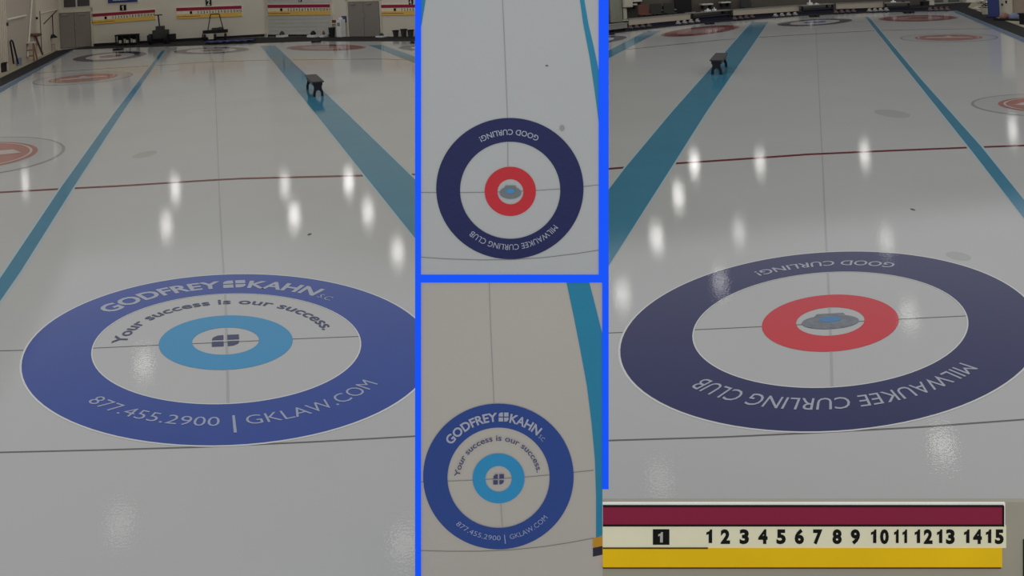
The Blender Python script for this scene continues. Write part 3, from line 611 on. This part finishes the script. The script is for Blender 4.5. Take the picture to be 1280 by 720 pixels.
table('grey topped equipment table behind the far navy target', (16.556, 47.546), (18.532, 48.136), .46, ((.3,.24,.26,'white',('white_jug','white jug on the equipment table behind the navy target','jug')),(.5,.26,.08,'white',('white_tray','low white tray beside the jug behind the navy target','tray'))))
table('grey topped equipment table left of the framed notice boards', (20.994, 47.411), (22.152, 46.917), .40, ((.35,.26,.12,'white',('paper_stack','white paper stack on the table left of the notice boards','paper')),(.75,.16,.10,'machine',('small_case','dark case on the table left of the notice boards','case'))))
kp = [(2.790, 40.279), (5.280, 42.082), (8.788, 44.332), (10.648, 45.303), (16.347, 47.324), (19.899, 47.091), (23.468, 45.309)]
m = Mesh()
for a, b2 in zip(kp, kp[1:]): fr, ang = wframe(a, b2); m.box(fr, 0, math.hypot(b2[0]-a[0], b2[1]-a[1]), 0, .05, .012, .13)
tag(build('kick_board', m, M['navy_black'], base=(*kp[3], 0)), 'low navy black kick board along the far end of the right ice', 'kick board')

# curling stones, one prototype per handle colour
def stone(label, p, handle, group, body='granite'):
    t = thing('curling_stone', label, 'curling stone', p, group)
    k = 1.0
    build('body', Mesh().lathe(p, [(.06*k,0),(.12*k,.015),(.143*k,.045),(.143*k,.075),(.12*k,.105),(.07*k,.12)], 20), M[body], t, smooth=True)
    build('colour_cap', Mesh().lathe((p[0],p[1],p[2]+.118), [(.085*k,0),(.08*k,.014),(.03,.02)], 16), M[handle], t, smooth=True)
    build('handle', Mesh().path([(p[0]-.075,p[1],p[2]+.13), (p[0]-.065,p[1],p[2]+.175), (p[0]+.06,p[1]-.01,p[2]+.185)], .018), M[handle], t)
    return t
rows = [(788.5,37,811.5,34.2,'stone_red','red stone row at the left end of the kick board','granite_dark','leftmost row'),
        (848,30.8,872,27.9,'stone_white','white stone row behind the far red target','granite','first white row'),
        (918.5,25.4,940.5,22.9,'stone_red','reddish stone row at the top of the wide stripe','granite_dark','r'),
        (969.5,21.6,994,19.6,'stone_white','white stone row behind the far navy target','granite','w'),
        (1045,17.1,1067,15.6,'stone_red','reddish stone row left of the narrow stripe','granite_dark','r'),
        (1087,15.2,1108,14.1,'stone_white','white stone row right of the narrow stripe','granite','w'),
        (1163,13.9,1184,13.3,'stone_red','dull stone row below the notice boards','granite_dark','d')]
RW = [((6.408, 42.503), (7.420, 43.154)), ((9.033, 43.949), (10.196, 44.786)), ((12.217, 45.181), (13.338, 45.887)), ((14.572, 45.923), (15.746, 46.333)), ((17.862, 46.193), (18.872, 46.379)), ((19.622, 46.142), (20.501, 46.117)), ((22.155, 44.761), (22.860, 44.456))]
pos = ['leftmost curling stone of the', 'second curling stone of the', 'third curling stone of the', 'rightmost curling stone of the']
protos = {}
for (a, b2), r in zip(RW, rows):
    for k in range(4):
        u = k/3; p = (a[0]+(b2[0]-a[0])*u, a[1]+(b2[1]-a[1])*u, .012)
        lab = pos[k] + ' ' + r[5]
        if r[4] not in protos: protos[r[4]] = (stone(lab, p, r[4], r[5], r[6]), p)
        else:
            pr, p0 = protos[r[4]]; o = dup(pr, Vector(p)-Vector(p0)); o['label'] = lab; o['group'] = r[5]

# lobby background clutter (on and in front of the far right wall)
def rb(name, label, cat, a, b, y0, y1, m, extra=None):
    o = build(name, wb(Mesh(), FWR, a, b, y0, y1), M[m], base=wbase(FWR, a)); return tag(o, label, cat)
def floor_to(a, b): return (a[0], 0.0), (b[0], b[1])
struct('trim_6', wb(Mesh(), FWR, (6.089, 0.072), (6.758, 1.692), -.25, 0), M['olive'])
t = thing('cream_cabinet', 'cream wall cabinet at the top left of the right view', 'cabinet', wbase(FWR, (6.995, 1.024), -.3))
build('cabinet_body', wb(Mesh(), FWR, (6.783, 0.861), (7.285, 1.839), -.5, 0), M['cream_light'], t)
build('door', wb(Mesh(), FWR, (6.817, 0.903), (7.254, 1.840), -.52, -.5), M['cream_trim'], t)
t = thing('support_post', 'pale post under the cream wall cabinet', 'post', wbase(FWR, (6.875, 0.463), -.3)); build('shaft', wb(Mesh(), FWR, (6.794, 0.205), (6.983, 0.806), -.35, -.25), M['cream_trim'], t); build('foot', wb(Mesh(), FWR, (6.722, 0.122), (7.042, 0.191), -.4, -.2), M['cream_trim'], t)
def shelf(label, a, b, y, m, t=.08):
    z = (a[1]+b[1])/2; th = thing('wall_shelf', label, 'shelf', FWR((a[0]+b[0])/2, y, z))
    build('board', Mesh().box(FWR, a[0], b[0], y-.2, y+.2, z-t/2, z+t/2), M[m], th)
    for x in (a[0]+.1, b[0]-.1): build('bracket', Mesh().box(FWR, x-.03, x+.03, y-.15, y+.2, z-.25, z-t/2), M['black'], th)
shelf('pale shelf high in the dark lobby right of the cream cabinet', (7.310, 0.989), (7.537, 1.003), -.3, 'cream_light')
shelf('pale upper shelf in the dark lobby near the cream cabinet', (7.297, 1.182), (7.818, 1.171), -.3, 'cream_wall')
shelf('dark red shelf in the dark lobby above the left cream barrier', (8.485, 0.836), (9.174, 0.895), -.4, 'wood_dark', .1)
shelf('long reddish shelf in the dark lobby above the left cream barrier', (7.787, 0.564), (8.747, 0.602), -.5, 'wood_dark', .08)
shelf('pale long shelf in the dark lobby left of the equipment table', (8.745, 0.567), (9.666, 0.630), -.5, 'barrier_grey', .06)
shelf('pale thin shelf high above the left equipment table', (11.175, 0.767), (11.805, 0.786), -.4, 'cream_light', .07)
shelf('thin pale shelf above the wide blue stripe', (12.273, 0.804), (12.837, 0.845), -.4, 'cream_trim', .07)
t = thing('dark_screen', 'large dark screen in the lobby above the left barrier board', 'screen', wbase(FWR, (10.219, 0.626), -.2))
build('panel', wb(Mesh(), FWR, (9.791, 0.385), (10.726, 1.482), -.2, -.1), M['black'], t); build('screen_frame', wb(Mesh(), FWR, (9.743, 0.344), (10.712, 0.333), -.24, -.1), M['granite_dark'], t)
def lobbyman(name, label, cat, a, hh, w, m, y=-.6):
    p = wbase(FWR, a, y); fr = frame(p, AWR); t = thing(name, label, cat, p)
    build('seat', Mesh().box(fr, -w/2, w/2, -.25, .25, hh*.45, hh*.5), M[m], t); build('backrest', Mesh().box(fr, -w/2, w/2, .2, .25, hh*.5, hh), M[m], t)
    for x in (-w/2+.03, w/2-.03):
        for yy in (-.22, .22): build('leg', Mesh().tube(fr(x, yy, 0), fr(x, yy, hh*.45), .025), M['black'], t)
for px, lab in (((7.684, 0.329), 'dark chair in the lobby just right of the cream cabinet'), ((8.365, 0.290), 'dark chair in the lobby behind the left barrier board'), ((9.099, 0.336), 'dark chair in the lobby left of the large dark screen'),
                ((12.668, 0.311), 'dark chair in the lobby above the wide stripe'), ((13.846, 0.334), 'dark chair in the lobby behind the middle barrier board')):
    lobbyman('lobby_chair', lab, 'chair', px, 1.0, .6, 'wood_dark' if px[0] < 8 else 'machine', -1.3 if px[0] < 11 else -.5)
# framed notice boards, cabinets, plants, banner, right wall
for (a, b2, c, d), lab in ((((24.890, -0.160), (26.000, 0.858), (25.082, 0.120), (25.833, 0.866)), 'left of the two framed notice boards at the far right'), (((26.003, -0.209), (27.080, 0.801), (26.147, 0.085), (26.850, 0.813)), 'right of the two framed notice boards at the far right')):
    t = thing('notice_board', lab, 'notice board', wbase(FWR, a, -.3)); build('pale_frame', wb(Mesh(), FWR, a, b2, -.3, -.2), M['olive'], t); build('dark_field', wb(Mesh(), FWR, c, d, -.32, -.3), M['glass_dark'], t)
t = thing('low_cabinet', 'cream low cabinet right of the framed notice boards', 'cabinet', wbase(FWR, (27.615, -0.205), -.5))
build('cabinet_body', wb(Mesh(), FWR, (27.052, -0.174), (28.491, 0.727), -.6, -.2), M['cream_trim'], t); build('door', wb(Mesh(), FWR, (27.096, -0.130), (27.745, 0.766), -.62, -.6), M['cream_wall'], t); build('door', wb(Mesh(), FWR, (27.746, -0.166), (28.439, 0.730), -.62, -.6), M['cream_wall'], t)
t = thing('storage_box', 'small dark box beside a cream crate left of the notice boards', 'box', wbase(FWR, (24.367, -0.025), -.6)); build('body', wb(Mesh(), FWR, (24.240, -0.046), (24.582, 0.217), -.8, -.5), M['black'], t); build('lid', wb(Mesh(), FWR, (24.230, 0.236), (24.609, 0.247), -.82, -.48), M['granite_dark'], t)
t = thing('cream_crate', 'small cream crate left of the framed notice boards', 'crate', wbase(FWR, (24.770, -0.048), -.6)); build('body', wb(Mesh(), FWR, (24.617, -0.067), (24.912, 0.245), -.8, -.5), M['cream_trim'], t); build('lid', wb(Mesh(), FWR, (24.615, 0.261), (24.929, 0.285), -.82, -.48), M['cream_light'], t)
def ground_prop(p, ang=0): return frame(p, ang), (*p, 0)
p = (22.757, 40.785); fr, b0 = ground_prop(p)
t = thing('potted_plant', 'dark leafy plant at the far right beside the blue banner', 'plant', b0)
build('pot', Mesh().lathe((*p, .02), [(.14,0),(.2,.3)], 14), M['cream_trim'], t)
m = Mesh()
for k in range(130):
    a = random.uniform(0, 2*PI); r = random.uniform(.02, .28); z = random.uniform(.28, .95); q = Vector((p[0]+r*math.cos(a), p[1]+r*math.sin(a), z)); d = Vector((math.cos(a), math.sin(a), .3))*.16; s = Vector((-math.sin(a), math.cos(a), 0))*.05
    m.add([q, q+d*.5+s, q+d, q+d*.5-s], [(0,1,2,3)])
build('foliage', m, M['plant'], t)
p = (24.112, 43.914); tag(build('white_bag', Mesh().lathe((*p, .02), [(.12,0),(.16,.06),(.12,.13),(.05,.18)], 12, 1.6, .8), M['cloth_pale'], base=(*p, 0)), 'pale bag on the beige floor left of the leafy plant', 'bag')
p = (22.156, 38.950); fr, b0 = ground_prop(p)
t = thing('blue_banner', 'tall royal blue banner panel standing beside the cream panel', 'banner', b0)
build('fabric', Mesh().box(fr, -.31, .20, -.02, .02, .03, 2.4), M['blue_banner'], t); build('base_bar', Mesh().box(fr, -.34, .24, -.12, .12, .0, .05), M['black'], t)
p0 = (22.163, 38.622); p1 = (21.383, 36.321)
fr, ang = wframe((22.534, 39.264), (22.759, 38.730)); L = .62
t = thing('room_divider', 'cream upright panel with a black switch beside the blue banner', 'panel', (*(22.534, 39.264), 0))
build('board', Mesh().box(fr, 0, L, 0, .06, .02, 2.6), M['cream_trim'], t); build('switch', Mesh().box(fr, .33, .40, -.03, 0, .62, .74), M['black'], t); build('outlet', Mesh().box(fr, .12, .20, -.02, 0, .5, .6), M['granite_dark'], t)
fr, ang = wframe((22.759, 38.730), (23.597, 36.441)); 
struct('wall_right', Mesh().box(fr, 0, 5, .1, .2, 0, 4.0), M['beige_panel'])
fr, ang = wframe((21.468, 37.391), (21.853, 36.491))
t = thing('boot_tray', 'black tray on the beige floor at the far right edge', 'tray', (*(21.629, 36.964), 0)); L = 1.05
build('pan', Mesh().box(fr, -.15, L, -.2, .2, .02, .06), M['black'], t); build('rim', Mesh().box(fr, -.15, L, -.22, -.2, .02, .1), M['black'], t)
for u, mm, lab in ((.2,'bag_red','pale red bag on the black tray at the far right'), (.62,'bag_blue','pale blue bag on the black tray beside the red bag')):
    q = fr(L*u, 0, .06); tag(build('gear_bag', Mesh().lathe(q, [(.15,0),(.2,.09),(.17,.2),(.06,.28)], 14, 1.1, .8), M[mm], base=q, smooth=True), lab, 'bag')
p = (21.052, 34.740); fr, b0 = ground_prop(p); t = thing('black_cabinet', 'black box cut off at the far right edge', 'box', b0)
build('body', Mesh().box(fr, -.22, .5, -.2, .2, .02, .42), M['black'], t); build('lid', Mesh().box(fr, -.26, .52, -.23, .23, .42, .47), M['navy_black'], t)

# ------------------------------------------------------------------ standing display board between the halls (four millimetres to one design unit)
K = 4.4/1090.0; TR = 0.0496002; CR, SR = math.cos(TR), math.sin(TR); YB = 4.4
def bd(x, y, e=0.0):
    p = (x-640)*K; q = (y-360)*K
    return (p*CR-q*SR, YB-e, 3.25-(398.5874*K+p*SR+q*CR))
def slab(name, x0, y0, x1, y1, m, parent=None, e0=0.0, e1=.02, label=None, cat=None):
    vs = [bd(x, y, e) for e in (e0, e1) for x, y in ((x0,y0),(x1,y0),(x1,y1),(x0,y1))]
    o = build(name, Mesh().add(vs, [(0,1,2,3),(7,6,5,4),(0,4,5,1),(1,5,6,2),(2,6,7,3),(3,7,4,0)]), m, parent, None if parent else bd(x0, y1))
    if label: tag(o, label, cat)
    return o
t = thing('display_stand', 'bright blue bars framing the two tall overhead ice pictures', 'frame', bd(640, 740))
fb = M['frame_blue']
slab('left_bar', 519, -14, 526.3, 771, fb, t, -.02, .008); slab('right_upper_bar', 748.3, -14, 760.6, 352.6, fb, t, -.02, .008)
slab('right_lower_bar', 752.8, 352.6, 760.6, 610.5, fb, t, -.02, .008); slab('cross_bar', 526.3, 343.2, 752.8, 352.6, fb, t, -.02, .0075)
slab('overhead_picture', 525, -14, 749.5, 344, M['panel_cool'], None, -.02, .0, 'upper tall picture looking straight down on the navy and red target', 'picture')
slab('overhead_picture', 525, 352, 753.2, 771, M['panel_warm'], None, -.02, .0, 'lower tall picture looking straight down on the blue and azure target', 'picture')
def bstrip(name, A, B, m, e, parent=None, label=None, cat=None):
    n = len(A); mb = Mesh().add([bd(x, y, e) for x, y in A]+[bd(x, y, e) for x, y in B], [(i, n+i, n+i+1, i+1) for i in range(n-1)])
    o = build(name, mb, m, parent, None if parent else bd(*A[0]))
    if label: tag(o, label, cat)
    return o
def bline(name, pts, w, m, e, label, cat='line'):
    A = []; B = []
    for i, p in enumerate(pts):
        a = pts[max(0, i-1)]; b = pts[min(len(pts)-1, i+1)]; d = Vector((b[0]-a[0], b[1]-a[1])).normalized(); A.append((p[0]-d.y*w/2, p[1]+d.x*w/2)); B.append((p[0]+d.y*w/2, p[1]-d.x*w/2))
    return bstrip(name, A, B, m, e, None, label, cat)
# upper picture
bstrip('printed_stripe', [(722.8,-14),(729,30),(737,72),(743,112),(748.3,152)], [(728,-14),(735.5,30),(742.5,60),(748.3,88),(748.4,92)], P['sky'], .002, None, 'narrow blue stripe at the right edge of the upper tall picture', 'stripe')
bstrip('printed_stripe', [(526.3,-14),(526.3,10),(526.3,33)], [(534,-14),(530.5,10),(526.6,33)], P['sky'], .002, None, 'sliver of blue stripe at the top left of the upper tall picture', 'stripe')
bline('printed_centre_line', [(627.5,-14),(630,40),(632.5,100),(634.5,150),(634.8,208)], 1.1, P['haze'], .002, 'faint upright line in the upper tall picture above the target')
bline('printed_tee_line', [(526.3,240.4),(575,240.6),(606,240.2),(638,239.4),(669,238),(700,236),(748.3,231)], .8, P['hair'], .003, 'thin cross line through the target in the upper tall picture')
bline('printed_back_line', [(526.3,321.4),(560,323.6),(600,324.8),(640,324.4),(680,321.8),(720,317),(748.3,312.5)], .9, P['hair'], .002, 'thin curved line under the target in the upper tall picture')
# lower picture
bstrip('printed_stripe', [(707.8,352),(717,395),(725.8,440),(733.5,482),(739.5,530),(743.6,575),(745,620),(745,672)], [(736.3,352),(745,385),(752.8,417),(752.9,482),(752.9,530),(752.9,575),(752.9,620),(752.9,669)], P['sky'], .002, None, 'wide tapering blue stripe on the right of the lower tall picture', 'stripe')
bstrip('gold_block', [(741,672.6),(741,684.4)], [(752.9,669.6),(752.9,682)], P['gold'], .003, None, 'small gold block at the foot of the lower blue stripe', 'block')
bstrip('navy_block', [(741,684.4),(741,695.4)], [(752.9,682),(752.9,693)], P['dark_navy'], .003, None, 'small dark block under the gold block in the lower tall picture', 'block')
bline('printed_centre_line', [(611.5,352),(613,400),(615.5,460),(617.5,504)], 1.0, P['haze'], .002, 'faint upright line in the lower tall picture above the target')
bline('printed_centre_line', [(626,628),(628,659)], .9, P['haze'], .0055, 'short faint line inside the lower part of the lower target')
bline('printed_tee_line', [(526.3,602),(560,601),(591,599.8),(623,598),(656,596),(690,593),(742,587.5)], .8, P['hair'], .003, 'thin cross line through the target in the lower tall picture')
bline('printed_back_line', [(526.3,688),(560,688.8),(600,688.8),(640,687),(680,683),(712,678),(742,672.4)], .9, P['hair'], .002, 'thin curved line under the target in the lower tall picture')
def ovals(spec):                                     # slightly egg-shaped rings, radius -> (cx, cy, rx, ry)
    ks = sorted(spec)
    def fn(x, y, e):
        r = math.hypot(x, y)
        lo = ks[0]; hi = ks[-1]
        for a, b in zip(ks, ks[1:]):
            if a <= r <= b: lo, hi = a, b; break
        if r <= ks[0]: A = spec[ks[0]]; cx, cy, sx, sy = A[0], A[1], A[2]/ks[0], A[3]/ks[0]
        elif r >= ks[-1]: A = spec[ks[-1]]; cx, cy, sx, sy = A[0], A[1], A[2]/ks[-1], A[3]/ks[-1]
        else:
            u = (r-lo)/(hi-lo); A, B = spec[lo], spec[hi]; cx = A[0]+(B[0]-A[0])*u; cy = A[1]+(B[1]-A[1])*u
            sx = (A[2]+(B[2]-A[2])*u)/r; sy = (A[3]+(B[3]-A[3])*u)/r
        return bd(cx+x*sx, cy-y*sy, e*.7)
    return fn
up = ovals({RB: (638,239.5,16.2,15.6), R4: (637.8,239,32,30.8), R8: (637.7,237.6,62.6,60.6), R12: (637.3,235.5,92,88.2)})
lo = ovals({RB: (623.2,598,16.4,16), R4: (623.2,597.4,32.5,31.2), R8: (623.2,596.6,63.8,62.6), R12: (623,595,94,91)})
t = thing('curling_house', 'round navy and red target in the upper tall overhead picture', 'target', bd(638, 239)); house_club(up, P, t, False, (-50.5,41.5))
t = thing('curling_house', 'round blue and azure target in the lower tall overhead picture', 'target', bd(623, 597)); house_sponsor(lo, P, t, False, (-41.5,2,5.4,6.2,10.5,50))
for (x, y, rx, ry), lab in (((702.5,160,3.2,4),'small grey smudge at the upper right of the upper round target'), ((683.5,82,2,1),'tiny dark speck in the upper tall picture')):
    tag(build('printed_smudge', Mesh().disc(lambda a, b: bd(x+a*rx, y+b*ry, .003), 1, n=18), P['haze' if rx > 3 else 'speck'], base=bd(x, y)), lab, 'smudge')

# ------------------------------------------------------------------ close scoreboard at lower right
t = thing('scoreboard', 'large close maroon, cream and yellow scoreboard strip filling the lower right', 'scoreboard', bd(1000, 740))
slab('backboard', 753.2, 627.6, 1300, 738, M['backing'], t, -.03, .0)
slab('white_border', 753.2, 627.4, 1255.3, 656, M['bright_edge'], t, .0, .008)
slab('maroon_band', 753.2, 631.4, 1251.4, 653.2, M['maroon'], t, .008, .016)
slab('dark_edge', 753.2, 629.8, 1252.6, 631.4, M['black_ink'], t, .008, .018); slab('dark_edge', 753.2, 653.2, 1252.6, 655.4, M['black_ink'], t, .008, .018); slab('dark_edge', 1250.6, 629.8, 1252.6, 655.4, M['black_ink'], t, .008, .019)
slab('cream_strip', 753.2, 655.4, 1256, 683, M['cream_board'], t, .0, .012)
slab('yellow_band', 753.2, 682.6, 1250.5, 706.6, M['yellow'], t, .004, .015)
slab('brown_line', 753.2, 706.6, 1249, 708.2, M['brown'], t, .004, .017); slab('brown_line', 753.2, 682.2, 884, 683.6, M['brown'], t, .004, .0165)
slab('dark_post', 1278.6, 674, 1284, 740, M['black'], t, .0, .01)
for s, c in zip(range(1, 16), (886.8,905.8,929.4,952.6,975.3,998,1021,1045,1067.8,1097.8,1125,1152.3,1180,1213.8,1241)):
    w = 6.6 if s < 10 else 12.4
    if s == 11: w = 10.5
    build('numeral', num_text(Mesh(), lambda x, z: bd(x, z, .014), str(s), c-w, c+w, 676.6, 659.6, bold=.05), M['black_ink'], t)
nt_ = slab('number_tile', 815.5, 659.6, 836, 678.6, M['black_ink'], t, .012, .015)
m = Mesh(); num_text(m, lambda x, z: bd(x, z, .017), '1', 820.5, 831, 675.4, 662.4, bold=.04); build('tile_numeral', m, M['cream_light'], nt_)

# ------------------------------------------------------------------ light, camera
w = bpy.data.worlds.new('hall_light'); sc.world = w; w.use_nodes = True
bg = w.node_tree.nodes['Background']; bg.inputs[0].default_value = (0.97, 0.985, 1.0, 1); bg.inputs[1].default_value = WORLD
def lamp(name, loc, power, r=.12):
    l = bpy.data.lights.new(name, 'POINT'); l.energy = power; l.shadow_soft_size = r; l.color = (1.0, .98, .95)
    o = bpy.data.objects.new(name, l); C.objects.link(o); o.location = loc
HL = 5.2
for p, k in (((-10.218, 20.648),1.0), ((-9.273, 17.865),.9), ((-8.282, 14.978),1.0), ((-5.304, 13.954),.7), ((-4.644, 11.837),.8), ((-3.524, 13.856),.6), ((-2.942, 12.000),1.2), ((-2.507, 13.858),1.0), ((-1.930, 12.017),1.0), ((-1.318, 10.222),1.2),
             ((-3.205, 7.527),.7), ((-0.688, 4.979),.8), ((-2.449, 5.296),.5), ((10.828, 20.636),1.0), ((8.901, 15.278),1.0), ((2.999, 13.888),1.1), ((2.359, 12.048),1.2), ((1.734, 10.279),1.4), ((2.722, 10.335),.6), ((4.012, 13.776),.7), ((1.080, 8.569),1.2), ((5.749, 13.966),.7), ((4.225, 9.790),.5),
             ((3.509, 7.732),.7), ((2.095, 8.780),.7), ((2.761, 5.704),1.1), ((0.868, 5.471),.5)):
    s = (3.25+HL)/3.25; d = p[1]*s
    lamp('pendant_lamp', (p[0]*s, p[1]*s, HL), LAMP*k*(.4+(d/30)**2)*(.5 if d > 38 else 1), .2)
for x, y, k in ((545,60,1.0), (672,42,1.0), (544,202,.8), (690,192,1.3), (688,425,1.0), (560,575,.6), (553,333,.6)):
    P0 = bd(x, y); V = Vector((0, 8.8, 3.25)); q = V+(Vector(P0)-V)*2.7
    lamp('board_glint_light', q, BLAMP*k, .05)  # unseen lights added behind the camera, only for glints on the pictures
cam = bpy.data.cameras.new('camera'); co = bpy.data.objects.new('camera', cam); C.objects.link(co); sc.camera = co
cam.sensor_width = 36; cam.lens = 36*1090/1280; cam.shift_x = 19.76/1280; cam.shift_y = -398.1/1280; cam.clip_end = 500; cam.clip_start = .05
from mathutils import Matrix
co.matrix_world = Matrix(((CR, SR, 0, 0), (0, 0, -1, 0), (-SR, CR, 0, 3.25), (0, 0, 0, 1)))
sc.view_settings.view_transform = 'Standard'
for o in list(bpy.data.objects):
    if '_w' in o: del o['_w']
